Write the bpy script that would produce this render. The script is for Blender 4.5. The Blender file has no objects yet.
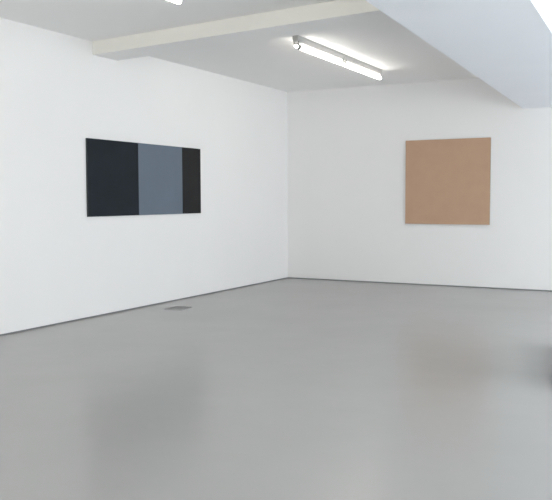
import bpy, bmesh, math
from mathutils import Vector, Matrix

sc = bpy.context.scene
COL = sc.collection

# ---------------------------------------------------------------- room sizes (metres)
XL, XR = -6.434, 3.4          # left wall, right wall
YB, YF = 12.549, -3.2         # end wall, wall behind the viewer
H = 3.344                     # ceiling height
GAP = 0.017                   # shadow gap at the foot of the walls
T = 0.16                      # slab thickness

# ---------------------------------------------------------------- materials
def mat(name, color, rough=0.6, spec=0.5, emit=None, strength=0.0, noise=0.0, nscale=6.0,
        bump=0.0, bscale=40.0, metallic=0.0):
    m = bpy.data.materials.new(name)
    m.use_nodes = True
    nt = m.node_tree
    p = nt.nodes['Principled BSDF']
    p.inputs['Roughness'].default_value = rough
    p.inputs['Specular IOR Level'].default_value = spec
    p.inputs['Metallic'].default_value = metallic
    p.inputs['Base Color'].default_value = (*color, 1)
    tc = nt.nodes.new('ShaderNodeTexCoord')
    if noise:
        n = nt.nodes.new('ShaderNodeTexNoise')
        n.inputs['Scale'].default_value = nscale
        n.inputs['Detail'].default_value = 5
        nt.links.new(tc.outputs['Object'], n.inputs['Vector'])
        r = nt.nodes.new('ShaderNodeValToRGB')
        r.color_ramp.elements[0].position = 0.3
        r.color_ramp.elements[1].position = 0.7
        r.color_ramp.elements[0].color = (*[c * (1 - noise) for c in color], 1)
        r.color_ramp.elements[1].color = (*[min(1, c * (1 + noise)) for c in color], 1)
        nt.links.new(n.outputs['Fac'], r.inputs['Fac'])
        nt.links.new(r.outputs['Color'], p.inputs['Base Color'])
    if bump:
        n2 = nt.nodes.new('ShaderNodeTexNoise')
        n2.inputs['Scale'].default_value = bscale
        n2.inputs['Detail'].default_value = 4
        nt.links.new(tc.outputs['Object'], n2.inputs['Vector'])
        b = nt.nodes.new('ShaderNodeBump')
        b.inputs['Strength'].default_value = bump
        b.inputs['Distance'].default_value = 0.01
        nt.links.new(n2.outputs['Fac'], b.inputs['Height'])
        nt.links.new(b.outputs['Normal'], p.inputs['Normal'])
    if emit:
        p.inputs['Emission Color'].default_value = (*emit, 1)
        p.inputs['Emission Strength'].default_value = strength
    return m

M = {}
M['wall'] = mat('white_wall_paint', (0.83, 0.825, 0.82), 0.75, 0.25, noise=0.008, nscale=1.2, bump=0.03, bscale=60)
M['wall_dimmed'] = mat('white_wall_paint_dimmed', (0.79, 0.785, 0.78), 0.75, 0.25, noise=0.008, nscale=1.2, bump=0.03, bscale=60)  # same paint as the other walls, with dimmer light put into its colour
M['ceiling'] = mat('white_ceiling_paint', (0.88, 0.88, 0.875), 0.85, 0.2, noise=0.008, nscale=0.9)
M['beam'] = mat('cream_beam_paint', (0.79, 0.78, 0.73), 0.8, 0.2, noise=0.01, nscale=2)
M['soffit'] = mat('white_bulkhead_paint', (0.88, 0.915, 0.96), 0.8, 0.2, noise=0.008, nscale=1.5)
M['gap'] = mat('dark_shadow_gap', (0.22, 0.225, 0.23), 0.8, 0.2, noise=0.05)
M['black'] = mat('blue_black_paint', (0.0135, 0.019, 0.0255), 0.6, 0.15, noise=0.12, nscale=2.5, bump=0.04, bscale=180)
M['charcoal'] = mat('charcoal_paint', (0.019, 0.019, 0.0195), 0.6, 0.15, noise=0.08, nscale=3, bump=0.04, bscale=180)
M['slate'] = mat('slate_grey_paint', (0.126, 0.159, 0.202), 0.6, 0.3, noise=0.04, nscale=3, bump=0.04, bscale=180)
M['tan'] = mat('tan_paint', (0.475, 0.315, 0.215), 0.7, 0.2, noise=0.025, nscale=5, bump=0.05, bscale=150)
M['canvas_edge'] = mat('raw_canvas_edge', (0.38, 0.36, 0.31), 0.8, 0.2, noise=0.05, nscale=20)
M['dark_edge'] = mat('dark_panel_edge', (0.06, 0.065, 0.065), 0.7, 0.3, noise=0.05, nscale=20)
M['shade_block'] = mat('dark_shade_block', (0.03, 0.03, 0.032), 0.8, 0.2, noise=0.1, nscale=60)
M['housing'] = mat('grey_enamel', (0.48, 0.48, 0.47), 0.5, 0.4, noise=0.02)
M['holder'] = mat('grey_plastic', (0.20, 0.20, 0.195), 0.5, 0.4, noise=0.03)
M['tube'] = mat('lit_tube', (0.95, 0.95, 0.93), 0.4, 0.3, emit=(1.0, 0.95, 0.87), strength=13.0)
M['plate'] = mat('floor_box_metal', (0.27, 0.27, 0.27), 0.55, 0.4, noise=0.06, nscale=30)
M['lid'] = mat('floor_box_lid', (0.215, 0.215, 0.215), 0.6, 0.4, noise=0.08, nscale=30)
M['frame'] = mat('white_window_frame', (0.8, 0.8, 0.8), 0.5, 0.4, noise=0.01)
M['sky_pane'] = mat('bright_opal_glazing', (0.9, 0.92, 0.95), 0.3, 0.5, emit=(0.84, 0.94, 1.0), strength=2.2)
M['side_glow'] = mat('added_side_glow', (0.9, 0.92, 0.95), 0.3, 0.5, emit=(0.885, 0.95, 1.0), strength=6.0)  # glow for the unseen windows added in the right wall
M['front_glow'] = mat('added_front_glow', (0.9, 0.92, 0.95), 0.3, 0.5, emit=(1.0, 0.985, 0.95), strength=6.0)  # glow for the unseen windows added behind the viewer

def floor_material():
    m = bpy.data.materials.new('polished_grey_resin_floor')
    m.use_nodes = True
    nt = m.node_tree
    p = nt.nodes['Principled BSDF']
    tc = nt.nodes.new('ShaderNodeTexCoord')
    n = nt.nodes.new('ShaderNodeTexNoise')
    n.inputs['Scale'].default_value = 0.7
    n.inputs['Detail'].default_value = 6
    nt.links.new(tc.outputs['Object'], n.inputs['Vector'])
    r = nt.nodes.new('ShaderNodeValToRGB')
    r.color_ramp.elements[0].position = 0.3
    r.color_ramp.elements[1].position = 0.7
    r.color_ramp.elements[0].color = (0.328, 0.320, 0.313, 1)
    r.color_ramp.elements[1].color = (0.346, 0.338, 0.331, 1)
    nt.links.new(n.outputs['Fac'], r.inputs['Fac'])
    nt.links.new(r.outputs['Color'], p.inputs['Base Color'])
    p.inputs['Roughness'].default_value = 0.25
    p.inputs['Specular IOR Level'].default_value = 0.5
    n2 = nt.nodes.new('ShaderNodeTexNoise')          # gentle unevenness of the screed
    n2.inputs['Scale'].default_value = 2.2
    n2.inputs['Detail'].default_value = 2
    nt.links.new(tc.outputs['Object'], n2.inputs['Vector'])
    b = nt.nodes.new('ShaderNodeBump')
    b.inputs['Strength'].default_value = 0.25
    b.inputs['Distance'].default_value = 0.014
    nt.links.new(n2.outputs['Fac'], b.inputs['Height'])
    nt.links.new(b.outputs['Normal'], p.inputs['Normal'])
    return m
M['floor'] = floor_material()

# ---------------------------------------------------------------- mesh helpers
def link(name, bm, mats, parent=None, loc=(0, 0, 0), smooth=False):
    bmesh.ops.recalc_face_normals(bm, faces=bm.faces[:])
    me = bpy.data.meshes.new(name)
    bm.to_mesh(me)
    bm.free()
    if smooth:
        for f in me.polygons:
            f.use_smooth = True
    for m in (mats if isinstance(mats, (list, tuple)) else [mats]):
        me.materials.append(m)
    o = bpy.data.objects.new(name, me)
    COL.objects.link(o)
    o.location = loc
    if parent:
        o.parent = parent
    return o

def add_prism(bm, pts, z0, z1, mi=0):
    lo = [bm.verts.new((x, y, z0)) for x, y in pts]
    hi = [bm.verts.new((x, y, z1)) for x, y in pts]
    n = len(pts)
    fs = [bm.faces.new(lo[::-1]), bm.faces.new(hi)]
    for i in range(n):
        fs.append(bm.faces.new((lo[i], lo[(i + 1) % n], hi[(i + 1) % n], hi[i])))
    for f in fs:
        f.material_index = mi
    return fs

def add_box(bm, a, b, mi=0):
    return add_prism(bm, [(a[0], a[1]), (b[0], a[1]), (b[0], b[1]), (a[0], b[1])], a[2], b[2], mi)

def bevel(bm, w, seg=2):
    bmesh.ops.bevel(bm, geom=bm.edges[:], offset=w, segments=seg, affect='EDGES', profile=0.6)

def box(name, a, b, m, parent=None, bev=0.0, loc=(0, 0, 0)):
    bm = bmesh.new()
    add_box(bm, a, b)
    if bev:
        bevel(bm, bev)
    return link(name, bm, m, parent, loc)

def struct(o, label=None):
    o['kind'] = 'structure'
    if label:
        o['label'] = label
    return o

def empty(name, loc, label, cat, group=None):
    o = bpy.data.objects.new(name, None)
    o.empty_display_size = 0.1
    COL.objects.link(o)
    o.location = loc
    o['label'] = label
    o['category'] = cat
    if group:
        o['group'] = group
    return o

# ---------------------------------------------------------------- the setting
struct(box('floor', (XL - T, YF - T, -0.2), (XR + T, YB + T, 0), M['floor']), 'polished pale grey resin floor')
struct(box('wall_left', (XL - T, YF - T, GAP), (XL, YB + T, H + T), M['wall']), 'long white wall carrying the dark banded painting')
struct(box('wall_back', (XL, YB, GAP), (XR, YB + T, H + T), M['wall_dimmed']), 'white end wall carrying the square tan painting')
RZ0, RZ1 = 0.25, 2.7
added_rwins = [(2.6, 5.4), (6.0, 8.8), (9.4, 12.0)]  # unseen windows, made up to light the room from the right
bm = bmesh.new()
ys = [YF - T] + [v for w_ in added_rwins for v in w_] + [YB + T]
for i in range(0, len(ys), 2):
    add_box(bm, (XR, ys[i], GAP), (XR + T, ys[i + 1], H + T))
for a, b in added_rwins:
    add_box(bm, (XR, a, GAP), (XR + T, b, RZ0))
    add_box(bm, (XR, a, RZ1), (XR + T, b, H + T))
struct(link('wall_right', bm, M['wall']))
for k, (a, b) in enumerate(added_rwins):
    bm = bmesh.new()
    for y in (a, (a + b) / 2 - 0.03, b - 0.06):
        add_box(bm, (XR + 0.04, y, RZ0), (XR + 0.12, y + 0.06, RZ1))
    for z in (RZ0, RZ1 - 0.06):
        add_box(bm, (XR + 0.04, a, z), (XR + 0.12, b, z + 0.06))
    w = struct(link('window_%d' % (k + 5), bm, M['frame']))
    struct(box('pane', (XR + 0.12, a, RZ0), (XR + 0.14, b, RZ1), M['side_glow'], w))
# recessed strips coloured dark for the gap's shade at the foot of the walls
struct(box('gap_shade_left', (XL - T, YF, 0), (XL - 0.006, YB + T, GAP), M['gap']), 'thin dark shadow gap under the left wall')
struct(box('gap_shade_back', (XL, YB + 0.006, 0), (XR, YB + T, GAP), M['gap']), 'thin dark shadow gap under the end wall')
struct(box('gap_shade_right', (XR + 0.006, YF, 0), (XR + T, YB, GAP), M['gap']))

# ceiling with the long skylight opening on the right
SX0, SX1, SY0, SY1 = -0.78, 0.10, 2.0, 8.6
bm = bmesh.new()
add_box(bm, (XL, YF, H), (SX0, YB, H + T))
add_box(bm, (SX1, YF, H), (XR, YB, H + T))
add_box(bm, (SX0, YF, H), (SX1, SY0, H + T))
add_box(bm, (SX0, SY1, H), (SX1, YB, H + T))
struct(link('ceiling', bm, M['ceiling']), 'flat white ceiling')

# skylight: bars and opal pane closing the opening
bm = bmesh.new()
for y in (SY0, 4.17, 6.37, SY1 - 0.06):
    add_box(bm, (SX0, y, H + 0.07), (SX1, y + 0.06, H + T))
for x in (SX0, SX1 - 0.06):
    add_box(bm, (x, SY0, H + 0.07), (x + 0.06, SY1, H + T))
sky = struct(link('window_1', bm, M['frame']), 'bright skylight beyond the white bulkhead')
struct(box('pane', (SX0, SY0, H + T), (SX1, SY1, H + T + 0.02), M['sky_pane'], sky))

# front wall behind the viewer with three tall windows, invented as unseen light sources
WZ0, WZ1 = 0.5, 2.9
added_wins = [(-5.6, -3.4), (-2.6, -0.4), (0.4, 2.6)]
bm = bmesh.new()
xs = [XL] + [v for w in added_wins for v in w] + [XR]
for i in range(0, len(xs), 2):
    add_box(bm, (xs[i], YF - T, 0), (xs[i + 1], YF, H + T))
for a, b in added_wins:
    add_box(bm, (a, YF - T, 0), (b, YF, WZ0))
    add_box(bm, (a, YF - T, WZ1), (b, YF, H + T))
struct(link('wall_front', bm, M['wall']))
for k, (a, b) in enumerate(added_wins):
    bm = bmesh.new()
    for x in (a, (a + b) / 2 - 0.03, b - 0.06):
        add_box(bm, (x, YF - 0.12, WZ0), (x + 0.06, YF - 0.04, WZ1))
    for z in (WZ0, WZ1 - 0.06):
        add_box(bm, (a, YF - 0.12, z), (b, YF - 0.04, z + 0.06))
    w = struct(link('window_%d' % (k + 2), bm, M['frame']))
    struct(box('pane', (a, YF - 0.14, WZ0), (b, YF - 0.12, WZ1), M['front_glow'], w))

# downstand beam crossing the ceiling, slightly off square to the walls
ZB = 3.184
SK = -0.1175                                         # its drift in y per metre of x
def by(x, y0):
    return y0 + SK * (x - XL)
bm = bmesh.new()
add_prism(bm, [(XL, by(XL, 7.40)), (-1.6, by(-1.6, 7.40)), (-1.6, by(-1.6, 7.865)), (XL, by(XL, 7.865))], ZB, H)
bevel(bm, 0.006)
for f in bm.faces:
    f.material_index = 1 if f.calc_center_median().z < ZB + 0.001 else 0
struct(link('ceiling_beam', bm, [M['beam'], M['ceiling']]), 'shallow cream beam crossing the ceiling from the left wall')

# deep bulkhead running from the viewer to the end wall beside the skylight
ZS = 2.821
bm = bmesh.new()
add_prism(bm, [(-1.80, YF), (-2.04, 5.165), (-2.140, 7.8), (-2.337, YB), (-1.245, YB), (-1.068, 6.94), (-1.027, 5.72), (-0.80, YF)], ZS, H)
struct(link('ceiling_bulkhead', bm, M['soffit']), 'deep white bulkhead with pale blue underside, upper right')

# ---------------------------------------------------------------- dark banded painting on the left wall
PD = 0.022
dark = empty('painting', (XL + 0.004, 8.43, 1.2325),
             'long dark painting on left wall, blue-grey band between two near-black bands', 'painting')
def panel(name, y0, y1, m, label):
    bm = bmesh.new()
    add_box(bm, (0, y0, 0), (PD, y1, 0.9445))
    bevel(bm, 0.0015, 1)
    for f in bm.faces:
        f.material_index = 0 if f.calc_center_median().x > PD - 0.002 else 1
    o = link(name, bm, [m, M['dark_edge']], dark)
    o['label'] = label
    return o
panel('panel', -1.19, -0.208, M['black'], 'wide blue-black left band')
panel('panel', -0.208, 0.788, M['slate'], 'blue-grey middle band')
panel('panel', 0.788, 1.26, M['charcoal'], 'narrow charcoal right band')

# ---------------------------------------------------------------- square tan painting on the end wall
bm = bmesh.new()
TD = 0.035
add_box(bm, (-0.6965, -TD, 0), (0.6965, 0, 1.377))
bevel(bm, 0.002, 1)
for f in bm.faces:
    f.material_index = 0 if f.calc_center_median().y < -TD + 0.003 else 1
tan = link('painting', bm, [M['tan'], M['canvas_edge']], None, (-3.512, YB - 0.004, 1.0165))
tan['label'] = 'square plain tan brown painting hanging on the end wall'
tan['category'] = 'painting'

# ---------------------------------------------------------------- low dark block, out of view, added to shade the floor at right
AZ = math.radians(8.3)
d0, d1, wid = 6.25, 8.0, 0.42
shade_block = empty('shade_block', (-math.sin(AZ) * d0, math.cos(AZ) * d0, 0),
              'unseen low dark block past the far right edge, added to shade the floor', 'shade_block')
shade_block.rotation_euler.z = AZ
ln = d1 - d0
box('base', (0.012, 0.03, 0), (wid - 0.03, ln - 0.03, 0.20), M['charcoal'], shade_block, bev=0.004)
box('block_top', (0, 0, 0.20), (wid, ln, 0.29), M['shade_block'], shade_block, bev=0.012)

# ---------------------------------------------------------------- fluorescent battens on the ceiling
LX, LZ = -4.135, 3.226
L = 1.41
def make_light(loc, label):
    t = empty('fluorescent_light', loc, label, 'light', 'fluorescent battens in a row on the ceiling')
    top = H - LZ
    bm = bmesh.new()                                   # folded metal body against the ceiling
    prof = [(-0.036, top), (-0.036, top - 0.050), (-0.024, top - 0.075), (0.024, top - 0.075), (0.036, top - 0.050), (0.036, top)]
    a = [bm.verts.new((x, 0.01, z)) for x, z in prof]
    b = [bm.verts.new((x, L - 0.01, z)) for x, z in prof]
    bm.faces.new(a); bm.faces.new(b[::-1])
    for i in range(6):
        j = (i + 1) % 6
        bm.faces.new((a[i], a[j], b[j], b[i]))
    link('housing', bm, M['housing'], t)
    bm = bmesh.new()                                   # tube with domed ends
    n, rings = 20, [(0.0, 0.008), (0.006, 0.014), (0.05, 0.017), (0.062, 0.027), (L - 0.03, 0.027), (L - 0.006, 0.022), (L, 0.012)]
    loops = []
    for y, r in rings:
        loops.append([bm.verts.new((r * math.cos(2 * math.pi * k / n), y, r * math.sin(2 * math.pi * k / n))) for k in range(n)])
    for p, q in zip(loops, loops[1:]):
        for k in range(n):
            bm.faces.new((p[k], p[(k + 1) % n], q[(k + 1) % n], q[k]))
    bm.faces.new(loops[0]); bm.faces.new(loops[-1][::-1])
    link('tube', bm, M['tube'], t, smooth=True)
    for y in (0.03, L - 0.05):                         # holders gripping the tube
        bm = bmesh.new()
        add_prism(bm, [(-0.034, y), (0.034, y), (0.034, y + 0.02), (-0.034, y + 0.02)], 0.006, top - 0.06)
        bevel(bm, 0.006, 2)
        link('lamp_holder', bm, M['holder'], t)
    return t
def copy_light(src, loc, label):
    r = src.copy()
    COL.objects.link(r)
    r.location = loc
    r['label'] = label
    for ch in list(src.children):
        c = ch.copy()
        COL.objects.link(c)
        c.parent = r
    return r
far = make_light((LX, 9.69, LZ), 'lit tube light on ceiling nearest the end wall, far one of the joined pair')
near = copy_light(far, (LX, 8.265, LZ), 'lit tube light on ceiling just beyond the beam, near one of the joined pair')
bm = bmesh.new()                                       # grey collar gripping the near end of the lit pair
n = 20
rings = [(0.045, 0.024), (0.045, 0.033), (0.11, 0.033), (0.11, 0.0275)]
loops = [[bm.verts.new((r * math.cos(2 * math.pi * k / n), y, r * math.sin(2 * math.pi * k / n))) for k in range(n)] for y, r in rings]
for i in range(4):
    p, q = loops[i], loops[(i + 1) % 4]
    for k in range(n):
        bm.faces.new((p[k], p[(k + 1) % n], q[(k + 1) % n], q[k]))
link('collar', bm, M['holder'], near)
copy_light(far, (LX, 5.94 - L, LZ), 'lit tube light cut off by top edge of photo, on near side of the beam')

# ---------------------------------------------------------------- flush outlet box in the floor
fb = empty('floor_outlet', (-5.96, 8.44, 0), 'small flat grey outlet cover set in the floor beside the left wall', 'floor outlet')
fb.rotation_euler.z = math.radians(8)
bm = bmesh.new()                                       # frame: four mitred strips
for a, b in (((-.13, -.15), (.13, -.12)), ((-.13, .12), (.13, .15)), ((-.13, -.12), (-.10, .12)), ((.10, -.12), (.13, .12))):
    add_box(bm, (a[0], a[1], 0), (b[0], b[1], 0.006))
link('frame', bm, M['plate'], fb)
lid = box('lid', (-.098, -.118, 0), (.098, .118, 0.004), M['lid'], fb, bev=0.001)
box('cable_flap', (-.03, -.116, 0.004), (.03, -.08, 0.007), M['plate'], lid, bev=0.001)

# ---------------------------------------------------------------- camera (50 mm, pitched 3.8 deg down)
f_px, yaw, pit, rol = 779.63, 0.488686, 0.0664069, -0.00329569
F = Vector((-math.sin(yaw) * math.cos(pit), math.cos(yaw) * math.cos(pit), -math.sin(pit)))
R0 = Vector((math.cos(yaw), math.sin(yaw), 0))
U0 = R0.cross(F)
R = R0 * math.cos(rol) + U0 * math.sin(rol)
U = -R0 * math.sin(rol) + U0 * math.cos(rol)
cd = bpy.data.cameras.new('camera')
cd.sensor_fit = 'HORIZONTAL'
cd.sensor_width = 36
cd.lens = f_px / 552 * 36
cam = bpy.data.objects.new('camera', cd)
COL.objects.link(cam)
cam.matrix_world = Matrix(((R.x, U.x, -F.x, 0), (R.y, U.y, -F.y, 0), (R.z, U.z, -F.z, 1.45), (0, 0, 0, 1)))
sc.camera = cam

# ---------------------------------------------------------------- world and colour
w = bpy.data.worlds.new('world')
sc.world = w
w.use_nodes = True
w.node_tree.nodes['Background'].inputs['Color'].default_value = (0.8, 0.9, 1.0, 1)
w.node_tree.nodes['Background'].inputs['Strength'].default_value = 1.0
sc.view_settings.view_transform = 'Standard'
sc.view_settings.look = 'None'
sc.view_settings.exposure = 0.01
sc.cycles.use_denoising = True
sc.cycles.max_bounces = 12
sc.cycles.diffuse_bounces = 8
sc.cycles.sample_clamp_indirect = 6
